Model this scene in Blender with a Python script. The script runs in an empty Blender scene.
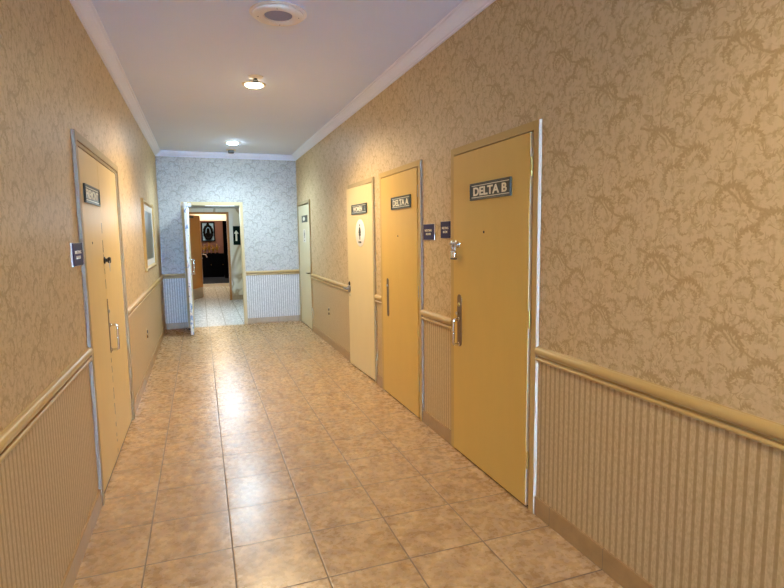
import bpy, bmesh, math, random
from mathutils import Vector, Matrix
random.seed(7)
S = bpy.context.scene
COL = S.collection
PI = math.pi

# ------------------------------------------------------------------ measures (metres)
W, L = 2.262, 9.527            # corridor: x 0..W, far wall at y = L
YB = -8.0                      # wall behind the camera
HC, HCROWN = 2.915, 2.832      # ceiling, underside of the crown moulding
TS, TX, TY = .3911, .688, 2.586   # floor tile size and a joint crossing

# ------------------------------------------------------------------ node helper
def lin(c):
    c = c / 255.0
    return c / 12.92 if c <= .04045 else ((c + .055) / 1.055) ** 2.4
def rgb(r, g, b): return (lin(r), lin(g), lin(b), 1.0)

class NG:
    def __init__(s, m):
        m.use_nodes = True
        s.t = m.node_tree; s.n = s.t.nodes; s.l = s.t.links
        s.n.clear()
        s.out = s.n.new('ShaderNodeOutputMaterial')
        s.bsdf = s.n.new('ShaderNodeBsdfPrincipled')
        s.l.new(s.bsdf.outputs[0], s.out.inputs[0])
    def put(s, sock, v):
        if hasattr(v, 'is_linked') or isinstance(v, bpy.types.NodeSocket): s.l.new(v, sock)
        else: sock.default_value = v
    def m(s, op, a, b=None, c=None, clamp=False):
        n = s.n.new('ShaderNodeMath'); n.operation = op; n.use_clamp = clamp
        s.put(n.inputs[0], a)
        if b is not None: s.put(n.inputs[1], b)
        if c is not None: s.put(n.inputs[2], c)
        return n.outputs[0]
    def step(s, x, e0, e1):      # smoothstep from e0 to e1
        n = s.n.new('ShaderNodeMapRange'); n.interpolation_type = 'SMOOTHSTEP'; n.clamp = True
        s.put(n.inputs[0], x); s.put(n.inputs[1], e0); s.put(n.inputs[2], e1)
        return n.outputs[0]
    def coord(s, kind='Object'):
        n = s.n.new('ShaderNodeTexCoord'); return n.outputs[kind]
    def sep(s, v):
        n = s.n.new('ShaderNodeSeparateXYZ'); s.l.new(v, n.inputs[0]); return n.outputs
    def comb(s, x, y, z):
        n = s.n.new('ShaderNodeCombineXYZ')
        s.put(n.inputs[0], x); s.put(n.inputs[1], y); s.put(n.inputs[2], z); return n.outputs[0]
    def mapv(s, v, scale):
        n = s.n.new('ShaderNodeMapping'); s.l.new(v, n.inputs[0]); n.inputs[3].default_value = scale; return n.outputs[0]
    def noise(s, v, scale, detail=3, rough=.5, col=False, dist=0):
        n = s.n.new('ShaderNodeTexNoise'); s.l.new(v, n.inputs['Vector'])
        n.inputs['Scale'].default_value = scale; n.inputs['Detail'].default_value = detail
        n.inputs['Roughness'].default_value = rough; n.inputs['Distortion'].default_value = dist
        return n.outputs['Color' if col else 'Fac']
    def mix(s, f, a, b, mode='MIX'):
        n = s.n.new('ShaderNodeMix'); n.data_type = 'RGBA'; n.blend_type = mode
        s.put(n.inputs[0], f); s.put(n.inputs[6], a); s.put(n.inputs[7], b); return n.outputs[2]
    def bump(s, h, strength=.3, dist=.002, normal=None):
        n = s.n.new('ShaderNodeBump'); n.inputs['Strength'].default_value = strength
        n.inputs['Distance'].default_value = dist; s.l.new(h, n.inputs['Height'])
        if normal is not None: s.l.new(normal, n.inputs['Normal'])
        s.l.new(n.outputs[0], s.bsdf.inputs['Normal']); return n.outputs[0]
    def base(s, v): s.put(s.bsdf.inputs['Base Color'], v)
    def set(s, **k):
        for q, v in k.items(): s.put(s.bsdf.inputs[q.replace('_', ' ')], v)

def new(name): return bpy.data.materials.new(name)

def plain(name, c, rough=.5, metal=0., var=.06, scale=14, bump=0., spec=.5):
    m = new(name); g = NG(m)
    v = g.coord()
    f = g.noise(v, scale, 4)
    d = tuple(max(0, x * (1 - var)) for x in c[:3]) + (1,)
    e = tuple(min(1, x * (1 + var)) for x in c[:3]) + (1,)
    g.base(g.mix(f, d, e)); g.set(Roughness=rough, Metallic=metal); g.bsdf.inputs['Specular IOR Level'].default_value = spec
    if bump: g.bump(g.noise(v, scale * 8, 2), bump, .001)
    return m

def glow(name, c, strength):
    m = new(name); g = NG(m)
    g.base((.8, .8, .8, 1)); g.put(g.bsdf.inputs['Emission Color'], c); g.put(g.bsdf.inputs['Emission Strength'], strength)
    return m

# ------------------------------------------------------------------ wallpaper: acanthus scrolls above the rail, stripes below
PU, PV = .30, .471
ARCS = [  # centre u, v, radius, start deg, sweep deg, half width, teeth
    (.20, .10, .17, 95, 115, .0072, 0), (-.06, .31, .15, -80, 115, .0072, 0),
    (.095, .19, .078, 205, -290, .023, 9), (.228, .345, .070, -25, 275, .022, 9),
    (.02, .06, .056, 150, -260, .021, 7), (.175, .03, .052, 0, 250, .018, 7),
    (.035, .385, .048, 215, -245, .016, 6), (.097, .185, .036, 100, -240, .013, 5),
    (.222, .338, .030, 60, 240, .012, 5), (.285, .205, .042, 120, -210, .015, 6),
    (.125, .435, .042, 205, -215, .015, 6), (.258, .465, .034, -30, 210, .013, 5),
    (.005, .255, .036, 20, 230, .014, 5), (.155, .29, .032, 250, -220, .012, 5),
    (.19, .185, .034, -60, 200, .013, 5), (.10, .33, .030, 300, -210, .011, 4),
    (.085, .10, .026, 40, 220, .010, 4), (.27, .115, .028, 200, 220, .010, 4),
]
def wallpaper(name, axis, ground, print_, stripe_c, seam=False, low=None):
    low = low or ground
    m = new(name); g = NG(m)
    P = g.coord(); sx = g.sep(P)
    u0, v0 = sx[axis], sx[2]
    nz = g.sep(g.noise(P, 20, 4, .62, True))
    u = g.m('ADD', u0, g.m('MULTIPLY', g.m('SUBTRACT', nz[0], .5), .030))
    v = g.m('ADD', v0, g.m('MULTIPLY', g.m('SUBTRACT', nz[1], .5), .030))
    total = None
    for (cx, cy, r, a0, sw, w0, k) in ARCS:
        du = g.m('SUBTRACT', u, cx)
        colm = g.m('ROUND', g.m('DIVIDE', du, PU))
        du = g.m('MULTIPLY_ADD', colm, -PU, du)
        dv = g.m('MULTIPLY_ADD', colm, -PV * .5, g.m('SUBTRACT', v, cy))
        dv = g.m('MULTIPLY_ADD', g.m('ROUND', g.m('DIVIDE', dv, PV)), -PV, dv)
        ln = g.m('SQRT', g.m('ADD', g.m('MULTIPLY', du, du), g.m('MULTIPLY', dv, dv)))
        an = g.m('ARCTAN2', dv, du)
        sg = 1 if sw > 0 else -1
        t = g.m('FRACT', g.m('MULTIPLY_ADD', an, sg / (2 * PI), -sg * a0 / 360.0 + 1.0))
        Lf = abs(sw) * (.78 if k else 1) / 360.0
        q = g.m('DIVIDE', t, Lf)                                   # 0..1 along the stroke
        taper = g.m('POWER', g.m('SUBTRACT', 1.0, q, clamp=True), .55) if not k else g.m('POWER', g.m('MAXIMUM', g.m('SINE', g.m('MULTIPLY', g.m('POWER', g.m('MINIMUM', q, 1.0), .75), PI)), 0.0), .6)
        wd = g.m('MULTIPLY', taper, w0 * .82)
        if k:
            lobe = g.m('MULTIPLY_ADD', g.m('FRACT', g.m('MULTIPLY', q, float(round(k * 1.5)))), -.75, 1.0)
            wd = g.m('MULTIPLY', wd, lobe)
            d = g.m('ABSOLUTE', g.m('SUBTRACT', ln, g.m('MULTIPLY_ADD', q, -r * .42, r)))   # winds inwards
        else:
            d = g.m('ABSOLUTE', g.m('SUBTRACT', ln, r))
        mask = g.step(g.m('SUBTRACT', wd, d), -.002, .0035)
        total = mask if total is None else g.m('MAXIMUM', total, mask)
    spk = g.noise(P, 130, 2, .6)
    mot = g.m('MULTIPLY', g.step(g.noise(P, 38, 3, .6), .50, .60), .5)
    rid = g.m('ABSOLUTE', g.m('SUBTRACT', g.noise(P, 27, 1.5, .5, dist=.8), .5))
    rid = g.m('MULTIPLY', g.m('SUBTRACT', 1.0, g.step(rid, .018, .050)), g.m('MULTIPLY', g.step(g.noise(P, 19, 2), .40, .55), .85))
    total = g.m('MAXIMUM', g.m('MAXIMUM', total, mot), rid)
    total = g.m('MULTIPLY', total, g.m('MULTIPLY_ADD', spk, .8, .42), clamp=True)
    c = g.mix(total, ground, print_)
    # stripes
    ph = g.m('FRACT', g.m('DIVIDE', u0, .0372))
    st = g.m('MULTIPLY', g.step(ph, .50, .58), g.m('SUBTRACT', 1.0, g.step(ph, .86, .94)))
    st = g.m('MULTIPLY', st, g.m('MULTIPLY_ADD', g.noise(P, 60, 3, .7), .9, .35), clamp=True)
    fine = g.noise(g.mapv(P, (60, 60, 30)), 1.6, 3, .7)
    gs = g.mix(g.step(fine, .3, .7), low, g.mix(.5, low, stripe_c))
    cs = g.mix(st, gs, stripe_c)
    dado = g.m('LESS_THAN', v0, .88)
    c = g.mix(dado, c, cs)
    # faint woven unevenness of the paper
    c = g.mix(g.m('MULTIPLY', g.step(g.noise(g.mapv(P, (70, 70, 14)), 1.0, 2), .45, .75), .16), c, print_)
    if seam:
        ss = g.m('MULTIPLY', g.m('LESS_THAN', g.m('ABSOLUTE', g.m('SUBTRACT', u0, 3.30)), .004), g.m('GREATER_THAN', v0, 2.12))
        c = g.mix(g.m('MULTIPLY', ss, .6), c, stripe_c)
    g.base(c); g.set(Roughness=.46)
    g.bsdf.inputs['Specular IOR Level'].default_value = .55
    g.bump(g.m('ADD', total, g.m('MULTIPLY', spk, .5)), .12, .0012)
    return m

def tile_floor(name, c1, c2, grout, ts, tx, ty, rough, jit, gw=.0022, spec=.5, bmp=.5):
    m = new(name); g = NG(m)
    P = g.coord(); s = g.sep(P)
    a = g.m('DIVIDE', g.m('SUBTRACT', s[0], tx), ts); b = g.m('DIVIDE', g.m('SUBTRACT', s[1], ty), ts)
    ia = g.m('FLOOR', a); ib = g.m('FLOOR', b)
    fa = g.m('SUBTRACT', a, ia); fb = g.m('SUBTRACT', b, ib)
    ea = g.m('MINIMUM', fa, g.m('SUBTRACT', 1.0, fa)); eb = g.m('MINIMUM', fb, g.m('SUBTRACT', 1.0, fb))
    e = g.m('MULTIPLY', g.m('MINIMUM', ea, eb), ts)
    wn = g.n.new('ShaderNodeTexWhiteNoise'); wn.noise_dimensions = '2D'
    g.l.new(g.comb(ia, ib, 0), wn.inputs['Vector'])
    rnd = g.sep(wn.outputs['Color'])
    off = g.n.new('ShaderNodeVectorMath'); off.operation = 'ADD'
    sc = g.n.new('ShaderNodeVectorMath'); sc.operation = 'SCALE'; g.l.new(wn.outputs['Color'], sc.inputs[0]); sc.inputs['Scale'].default_value = 7
    g.l.new(P, off.inputs[0]); g.l.new(sc.outputs[0], off.inputs[1])
    Q = off.outputs[0]
    n1 = g.noise(Q, 13, 5, .64, dist=.12); n2 = g.noise(g.mapv(Q, (14, 40, 14)), 1.2, 3, .6)
    f = g.m('MULTIPLY_ADD', n2, .35, g.m('MULTIPLY_ADD', n1, 2.5, -.95), clamp=True)
    c = g.mix(f, c1, c2)
    c = g.mix(g.m('MULTIPLY', rnd[2], .12), c, c1)
    gm = g.m('SUBTRACT', 1.0, g.step(e, gw * .7, gw * 1.5))
    c = g.mix(gm, c, grout)
    g.base(c)
    g.bsdf.inputs['Specular IOR Level'].default_value = spec
    rg = g.m('MULTIPLY_ADD', g.noise(Q, 30, 3), .10, rough)
    g.set(Roughness=g.m('MULTIPLY_ADD', gm, .3, rg))
    # tiles are laid a hair out of level, each its own way
    nx = g.m('MULTIPLY', g.m('SUBTRACT', rnd[0], .5), jit); ny = g.m('MULTIPLY', g.m('SUBTRACT', rnd[1], .5), jit)
    nn = g.n.new('ShaderNodeVectorMath'); nn.operation = 'NORMALIZE'
    g.l.new(g.comb(nx, ny, 1.0), nn.inputs[0])
    hgt = g.m('ADD', g.step(e, 0.0, gw * 2.4), g.m('MULTIPLY', g.noise(P, 60, 2), .03))
    g.bump(hgt, bmp, .0016, nn.outputs[0])
    return m

def marble(name, c1, c2, c3):
    m = new(name); g = NG(m); P = g.coord()
    w = g.noise(g.mapv(P, (1.6, 1, .8)), .8, 3, .5, dist=.8)
    v = g.m('SUBTRACT', 1.0, g.step(g.m('ABSOLUTE', g.m('SUBTRACT', w, .50)), 0, .04))
    c = g.mix(g.noise(P, 1.4, 4), c1, c2); c = g.mix(g.m('MULTIPLY', v, .8), c, c3)
    g.base(c); g.set(Roughness=.35); return m

def tile_base(name, c1, c2, axis):
    m = new(name); g = NG(m); P = g.coord(); s = g.sep(P)
    b = g.m('FRACT', g.m('DIVIDE', g.m('SUBTRACT', s[axis], TY if axis == 1 else TX), TS))
    e = g.m('MULTIPLY', g.m('MINIMUM', b, g.m('SUBTRACT', 1.0, b)), TS)
    c = g.mix(g.noise(P, 11, 5, .6, dist=.5), c1, c2)
    c = g.mix(g.m('SUBTRACT', 1.0, g.step(e, .001, .003)), c, rgb(120, 100, 80))
    g.base(c); g.set(Roughness=.3); return m

def chipped(name, paint, under, dark):
    m = new(name); g = NG(m); P = g.coord()
    lo = g.m('SUBTRACT', 1.0, g.step(g.sep(P)[1], .1, 1.0))
    n = g.m('MULTIPLY_ADD', lo, .06, g.noise(g.mapv(P, (14, 9, 14)), 1.3, 4, .7))
    c = g.mix(g.step(n, .57, .60), paint, under)
    c = g.mix(g.step(g.noise(g.mapv(P, (30, 14, 30)), 1.1, 3, .6), .66, .69), c, dark)
    g.base(c); g.set(Roughness=.4); return m

def door_paint(name, c, var=.05, streak=0.04):
    m = new(name); g = NG(m); P = g.coord()
    f = g.noise(g.mapv(P, (9, 2.2, 9)), 1.0, 4, .6)
    a = tuple(x * (1 - var) for x in c[:3]) + (1,); b = tuple(min(1, x * (1 + var)) for x in c[:3]) + (1,)
    col = g.mix(f, a, b)
    sp = g.step(g.noise(P, 55, 2, .5), .80, .83)
    col = g.mix(g.m('MULTIPLY', sp, .5), col, tuple(x * .4 for x in c[:3]) + (1,))
    g.base(col); g.set(Roughness=.42); g.bsdf.inputs['Specular IOR Level'].default_value = .35
    g.bump(g.noise(P, 45, 2), .05, .001); return m

GROUND, PRINT, STRIPE = rgb(206, 182, 142), rgb(169, 142, 96), rgb(158, 131, 86)
COOL_LIT = (rgb(192, 187, 176), rgb(152, 147, 136), rgb(150, 144, 132))  # the tan paper greyed, cool light of the end wall painted into its colours
M = dict(
    paper_y=wallpaper('wallpaper along corridor', 1, GROUND, PRINT, STRIPE),
    paper_l=wallpaper('wallpaper along corridor with seam', 1, GROUND, PRINT, STRIPE, True),
    paper_x=wallpaper('wallpaper with cool light greyed in', 0, *COOL_LIT, low=rgb(226, 222, 212)),  # same paper as the sides; cool light tinted in, dado paled likewise
    floor=tile_floor('brown floor tile', rgb(142, 108, 72), rgb(212, 180, 136), rgb(84, 60, 38), TS, TX, TY, .225, .012, .0031, .8, .35),
    white_floor=tile_floor('white floor tile', rgb(214, 216, 218), rgb(234, 236, 238), rgb(120, 118, 112), .305, .658, 9.62, .22, .004, .006, .4, .12),
    ceiling=plain('ceiling paint', rgb(217, 230, 255), .8, 0, .02, 2),
    crown=plain('crown paint', rgb(228, 234, 250), .6, 0, .02, 4),
    basey=tile_base('tile base side', rgb(136, 104, 64), rgb(186, 152, 104), 1),
    basex=tile_base('tile base end', rgb(146, 122, 92), rgb(190, 166, 132), 0),
    rail=plain('rail paint', rgb(188, 160, 104), .30, 0, .04, 9, 0, .4),
    frame=plain('frame paint tan', rgb(190, 160, 100), .5, 0, .05, 7, 0, .22),
    framegrey=plain('frame paint greyed', rgb(172, 154, 118), .5, 0, .06, 7, 0, .22),
    delta=door_paint('ochre door paint', rgb(208, 171, 88)),
    beige=door_paint('beige door paint', rgb(218, 198, 150)),
    pale=door_paint('pale door paint', rgb(214, 204, 170)),
    fremont=door_paint('worn beige door paint', rgb(216, 190, 130)),
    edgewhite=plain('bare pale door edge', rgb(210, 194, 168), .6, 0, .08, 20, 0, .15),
    endframe=plain('end door frame paint', rgb(206, 186, 142), .5, 0, .05, 7, 0, .2),
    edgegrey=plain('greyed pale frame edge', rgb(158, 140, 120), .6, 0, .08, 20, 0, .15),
    nickel=plain('tarnished nickel', rgb(150, 148, 150), .32, .75, .15, 40),
    chip=chipped('chipped white door edge', rgb(226, 230, 226), rgb(118, 150, 190), rgb(60, 58, 56)),
    brown=door_paint('brown door paint', rgb(176, 116, 46)),
    steel=plain('brushed steel', rgb(176, 174, 170), .35, 1, .08, 30),
    chrome=plain('chrome', rgb(222, 222, 224), .14, 1, .03, 10),
    bronze=plain('dull bronze plate', rgb(136, 112, 84), .38, .85, .12, 40),
    brass=plain('worn brass', rgb(206, 176, 104), .3, 1, .08, 30),
    black=plain('black plastic', rgb(24, 24, 26), .4, 0, .1, 20),
    darkmetal=plain('dark metal', rgb(52, 48, 44), .35, .8, .1, 30),
    signgreen=plain('dark green sign face', rgb(44, 52, 42), .35, 0, .05, 20),
    signframe=plain('dark sign frame', rgb(58, 62, 50), .35, .2, .06, 20),
    letter=plain('cream lettering', rgb(232, 228, 208), .5, 0, .02, 20),
    purple=plain('purple plaque', rgb(40, 28, 74), .5, 0, .06, 20, 0, .25),
    white=plain('white plastic', rgb(234, 232, 226), .4, 0, .02, 10),
    offwhite=plain('off white enamel', rgb(224, 216, 204), .45, 0, .02, 10),
    grille=plain('grey speaker cloth', rgb(146, 146, 164), .7, .2, .1, 120, .3),
    plate=plain('tan outlet plate', rgb(200, 184, 150), .4, 0, .03, 10),
    gold=plain('gilded frame', rgb(196, 170, 118), .42, .4, .12, 25),
    mat=plain('picture mat', rgb(226, 226, 222), .6, 0, .02, 8),
    exitgreen=plain('dark green exit face', rgb(6, 26, 20), .6, 0, .05, 15, 0, .05),
    marble=marble('veined marble panel', rgb(236, 226, 200), rgb(214, 200, 168), rgb(158, 128, 84)),
    pinkwhite=plain('white jamb paint', rgb(226, 206, 198), .4, 0, .03, 9),
    cream=plain('cream wall paint', rgb(240, 226, 196), .7, 0, .02, 5),
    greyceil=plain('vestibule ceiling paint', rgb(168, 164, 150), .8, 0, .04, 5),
    rust=plain('rust wall paint', rgb(140, 96, 74), .7, 0, .06, 4),
    navy=plain('navy carpet', rgb(26, 40, 56), .95, 0, .2, 160, .5),
    lacquer=plain('black lacquer', rgb(8, 7, 7), .8, 0, .1, 10, 0, .1),
    goldfig=plain('gold figures', rgb(212, 164, 72), .28, 1, .15, 30),
    mirror=plain('mirror glass', rgb(150, 180, 196), .4, 0, .02, 4),
)
# print inside the corridor picture: a hazy blue-grey landscape
pm = new('picture print'); g = NG(pm); P = g.coord(); z = g.sep(P)[1]
f = g.m('ADD', g.m('MULTIPLY', z, 1.1), g.m('MULTIPLY', g.noise(g.mapv(P, (3, 7, 3)), 1.4, 5, .6), .5))
c = g.mix(g.step(f, .25, .42), rgb(106, 112, 104), rgb(128, 140, 150)); c = g.mix(g.step(f, .6, .95), c, rgb(178, 190, 198))
g.base(c); g.set(Roughness=.3); M['print'] = pm
# clear pane: sees and lets daylight through, with a slight sheen
gm_ = new('window glass'); g = NG(gm_); g.n.remove(g.bsdf)
tr = g.n.new('ShaderNodeBsdfTransparent'); gl = g.n.new('ShaderNodeBsdfGlossy'); gl.inputs['Roughness'].default_value = .02
mx = g.n.new('ShaderNodeMixShader'); fr = g.n.new('ShaderNodeFresnel'); fr.inputs[0].default_value = 1.45
g.l.new(fr.outputs[0], mx.inputs[0]); g.l.new(tr.outputs[0], mx.inputs[1]); g.l.new(gl.outputs[0], mx.inputs[2]); g.l.new(mx.outputs[0], g.out.inputs[0])
M['glass'] = gm_
M['bulbwarm'] = glow('warm bulb', (1, .86, .60, 1), 80)
M['bulbcool'] = glow('cool bulb', (.66, .88, 1, 1), 260)
M['dimwarm'] = glow('warm diffuser', (1, .86, .60, 1), 22)
M['tube'] = glow('cool fluorescent diffuser', (.72, .88, 1, 1), 2.5)

# ------------------------------------------------------------------ mesh helpers
def bx(bm, x0, x1, y0, y1, z0, z1, bev=0., seg=2):
    x0, x1 = min(x0, x1), max(x0, x1); y0, y1 = min(y0, y1), max(y0, y1); z0, z1 = min(z0, z1), max(z0, z1)
    r = bmesh.ops.create_cube(bm, size=1, matrix=Matrix.LocRotScale(((x0 + x1) / 2, (y0 + y1) / 2, (z0 + z1) / 2), None, (x1 - x0, y1 - y0, z1 - z0)))
    if bev:
        es = list({e for v in r['verts'] for e in v.link_edges})
        bmesh.ops.bevel(bm, geom=es, offset=bev, segments=seg, affect='EDGES', profile=.5)
    return bm
def tube(bm, pts, r, n=12, caps=True):
    pts = [Vector(p) for p in pts]; rings = []
    rs = r if isinstance(r, (list, tuple)) else [r] * len(pts)
    for i, p in enumerate(pts):
        a = pts[max(i - 1, 0)]; b = pts[min(i + 1, len(pts) - 1)]
        t = (b - a).normalized()
        up = Vector((0, 0, 1)) if abs(t.z) < .9 else Vector((1, 0, 0))
        s1 = t.cross(up).normalized(); s2 = t.cross(s1)
        rings.append([bm.verts.new(p + (s1 * math.cos(2 * PI * k / n) + s2 * math.sin(2 * PI * k / n)) * rs[i]) for k in range(n)])
    for A, B in zip(rings, rings[1:]):
        for k in range(n): bm.faces.new((A[k], A[(k + 1) % n], B[(k + 1) % n], B[k]))
    if caps: bm.faces.new(rings[0]); bm.faces.new(rings[-1][::-1])
    return bm
def lathe(bm, prof, loc=(0, 0, 0), n=40, M4=None, sx=1., sy=1.):
    """prof: (radius, height) pairs turned about local z."""
    rings = []
    M4 = M4 or Matrix.Identity(4)
    for r, h in prof:
        if r < 1e-6: rings.append([bm.verts.new(M4 @ Vector((loc[0], loc[1], loc[2] + h)))])
        else: rings.append([bm.verts.new(M4 @ Vector((loc[0] + sx * r * math.cos(2 * PI * k / n), loc[1] + sy * r * math.sin(2 * PI * k / n), loc[2] + h))) for k in range(n)])
    for A, B in zip(rings, rings[1:]):
        if len(A) == 1 and len(B) == 1: continue
        for k in range(n):
            if len(A) == 1: bm.faces.new((A[0], B[(k + 1) % n], B[k]))
            elif len(B) == 1: bm.faces.new((A[k], A[(k + 1) % n], B[0]))
            else: bm.faces.new((A[k], A[(k + 1) % n], B[(k + 1) % n], B[k]))
    return bm
def prism(bm, prof, p0, p1, ax_u, ax_v):
    """profile (u, v) swept in a straight run from p0 to p1."""
    p0, p1, ax_u, ax_v = Vector(p0), Vector(p1), Vector(ax_u), Vector(ax_v)
    A = [bm.verts.new(p0 + ax_u * a + ax_v * b) for a, b in prof]
    B = [bm.verts.new(p1 + ax_u * a + ax_v * b) for a, b in prof]
    n = len(prof)
    for k in range(n): bm.faces.new((A[k], A[(k + 1) % n], B[(k + 1) % n], B[k]))
    bm.faces.new(A[::-1]); bm.faces.new(B)
    return bm
def poly(bm, pts, z0, z1):
    A = [bm.verts.new((x, y, z0)) for x, y in pts]; B = [bm.verts.new((x, y, z1)) for x, y in pts]
    n = len(pts)
    for k in range(n): bm.faces.new((A[k], A[(k + 1) % n], B[(k + 1) % n], B[k]))
    bm.faces.new(A[::-1]); bm.faces.new(B)
    return bm
def BM(): return bmesh.new()
def obj(name, bm, mat, parent=None, smooth=False):
    me = bpy.data.meshes.new(name)
    bmesh.ops.recalc_face_normals(bm, faces=bm.faces)
    bm.to_mesh(me); bm.free()
    if mat is not None: me.materials.append(mat)
    if smooth:
        for p in me.polygons: p.use_smooth = True
        me.set_sharp_from_angle(angle=math.radians(38))
    o = bpy.data.objects.new(name, me); COL.objects.link(o)
    if parent is not None: o.parent = parent
    return o
def tag(o, label=None, cat=None, group=None, kind=None):
    if label: o['label'] = label
    if cat: o['category'] = cat
    if group: o['group'] = group
    if kind: o['kind'] = kind
    return o
RIGHT = Matrix(((0, 0, -1), (-1, 0, 0), (0, 1, 0)))      # on the right wall: x runs towards the camera, y up, z out of the wall
LEFT = Matrix(((0, 0, 1), (1, 0, 0), (0, 1, 0)))         # on the left wall
END = Matrix(((1, 0, 0), (0, 0, -1), (0, 1, 0)))         # on a wall facing the camera
def thing(name, label, cat, loc=(0, 0, 0), rot=None, group=None, kind=None):
    o = bpy.data.objects.new(name, None); o.empty_display_size = .1; COL.objects.link(o)
    o.location = loc
    if rot is not None: o.rotation_euler = rot.to_euler()
    return tag(o, label, cat, group, kind)
def text_bm(body, height, width=None, depth=.0015, bold=.012):
    """built-in lettering turned into a mesh, centred on the origin, cap height given"""
    cu = bpy.data.curves.new('lettering', 'FONT'); cu.body = body; cu.size = 1; cu.extrude = .5; cu.offset = bold; cu.resolution_u = 4
    t = bpy.data.objects.new('lettering', cu); COL.objects.link(t)
    dg = bpy.context.evaluated_depsgraph_get(); me = bpy.data.meshes.new_from_object(t.evaluated_get(dg))
    bpy.data.objects.remove(t); bpy.data.curves.remove(cu)
    b = BM(); b.from_mesh(me); bpy.data.meshes.remove(me)
    xs = [v.co.x for v in b.verts]; ys = [v.co.y for v in b.verts]
    cx, cy = (min(xs) + max(xs)) / 2, (min(ys) + max(ys)) / 2
    sy = height / (max(ys) - min(ys)); sxx = (width / (max(xs) - min(xs))) if width else sy
    for v in b.verts: v.co = Vector(((v.co.x - cx) * sxx, (v.co.y - cy) * sy, (v.co.z + .5) * depth))
    return b
def shift(bm, x=0, y=0, z=0):
    bmesh.ops.translate(bm, verts=bm.verts, vec=(x, y, z)); return bm
def struct(name, bm, mat, label, cat, smooth=False):
    return tag(obj(name, bm, mat, None, smooth), label, cat, kind='structure')

# ------------------------------------------------------------------ the shell
# doors on the right wall: (near y, far y, height)
DB, DA, DW, DF = (2.330, 3.330, 2.085), (3.872, 4.862, 2.095), (5.070, 6.030, 2.09), (8.350, 9.440, 2.09)
FR = (3.290, 4.885, 2.10)
FW = .045
def wall_with_recesses(xa, xb, xback, holes, y0, y1, h):
    """solid wall between xa (room face) and xb, with pockets of the doors' size closed at xback"""
    b = BM(); y = y0
    for (a, c, hh) in sorted(holes):
        bx(b, xa, xb, y, a, 0, h); bx(b, xa, xb, a, c, hh, h); bx(b, xback, xb, a, c, 0, hh); y = c
    bx(b, xa, xb, y, y1, 0, h); return b
ins = lambda d: (d[0] + .012, d[1] - .012, d[2] - .012)
struct('wall_right', wall_with_recesses(W, W + .3, W + .14, [ins(DB), ins(DA), ins(DW), ins(DF)], YB, L + .12, HC), M['paper_y'],
       'long right corridor wall papered in tan scrolls above stripes, pierced by four doors', 'wall')
struct('wall_left', wall_with_recesses(0, -.3, -.14, [ins(FR)], YB, L + .12, HC), M['paper_l'],
       'left corridor wall papered in tan scrolls above stripes, with one double door', 'wall')
EX0, EX1, EH = .352, 1.330, 2.108         # doorway in the end wall, outside of its frame
b = BM(); bx(b, 0, EX0 + .012, L, L + .12, 0, HC); bx(b, EX1 - .012, W, L, L + .12, 0, HC); bx(b, EX0 + .012, EX1 - .012, L, L + .12, EH - .012, HC)
struct('wall_end', b, M['paper_x'], 'grey lit papered wall closing the corridor around the open doorway', 'wall')
b = BM(); bx(b, -.3, .25, YB - .2, YB, 0, HC); bx(b, 2.0, W + .3, YB - .2, YB, 0, HC); bx(b, .25, 2.0, YB - .2, YB, 2.35, HC); bx(b, .25, 2.0, YB - .2, YB, 0, .25)
struct('wall_back', b, M['paper_x'], 'papered wall behind the camera around a tall window', 'wall')
b = BM(); bx(b, -.3, W + .3, YB - .2, L, -.1, 0)
struct('floor', b, M['floor'], 'brown mottled square floor tiles running down the corridor', 'floor')
b = BM(); bx(b, -.3, W + .3, YB - .2, L + .12, HC, HC + .15)
struct('ceiling', b, M['ceiling'], 'flat pale mauve white corridor ceiling', 'ceiling')
# window behind the camera: the daylight that falls down the corridor
w = thing('window_1', 'tall glazed window in the wall behind the camera', 'window', (1.125, YB - .1, 1.3), END, kind='structure')
b = BM()
for (x0, x1, y0, y1) in ((-.875, -.81, -1.05, 1.05), (.81, .875, -1.05, 1.05), (-.81, .81, .985, 1.05), (-.81, .81, -1.05, -.985), (-.025, .025, -.985, .985)): bx(b, x0, x1, y0, y1, -.04, .04)
obj('window_frame', b, M['white'], w)
b = BM(); bx(b, -.81, .81, -.985, .985, -.003, .003); obj('pane', b, M['glass'], w)

# crown moulding, chair rails, tile base
CROWN = [(0, 0), (.012, 0), (.014, .010), (.024, .014), (.034, .030), (.052, .048), (.066, .058), (.070, .068), (.084, .072), (.086, .083), (0, .083)]
def crown(name, p0, p1, into, label):
    struct(name, prism(BM(), CROWN, p0, p1, into, (0, 0, 1)), M['crown'], label, 'moulding')
crown('trim_1', (0, YB, HCROWN), (0, L, HCROWN), (1, 0, 0), 'white crown moulding along the top of the left wall')
crown('trim_2', (W, YB, HCROWN), (W, L, HCROWN), (-1, 0, 0), 'white crown moulding along the top of the right wall')
crown('trim_3', (0, L, HCROWN), (W, L, HCROWN), (0, -1, 0), 'white crown moulding over the wall with the open doorway')
def arc(cx, cy, r, a0, a1, n=7): return [(cx + r * math.cos(math.radians(a0 + (a1 - a0) * i / n)), cy + r * math.sin(math.radians(a0 + (a1 - a0) * i / n))) for i in range(n + 1)]
RAIL = [(0, 0), (.004, 0)] + arc(.009, .0095, .0095, -90, 90) + [(.003, .019), (.003, .029)] + [(.005 + .021 * math.cos(math.radians(t)), .0525 + .0225 * math.sin(math.radians(t))) for t in range(-90, 91, 15)] + [(.003, .078), (0, .078)]
RZ = .848
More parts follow.
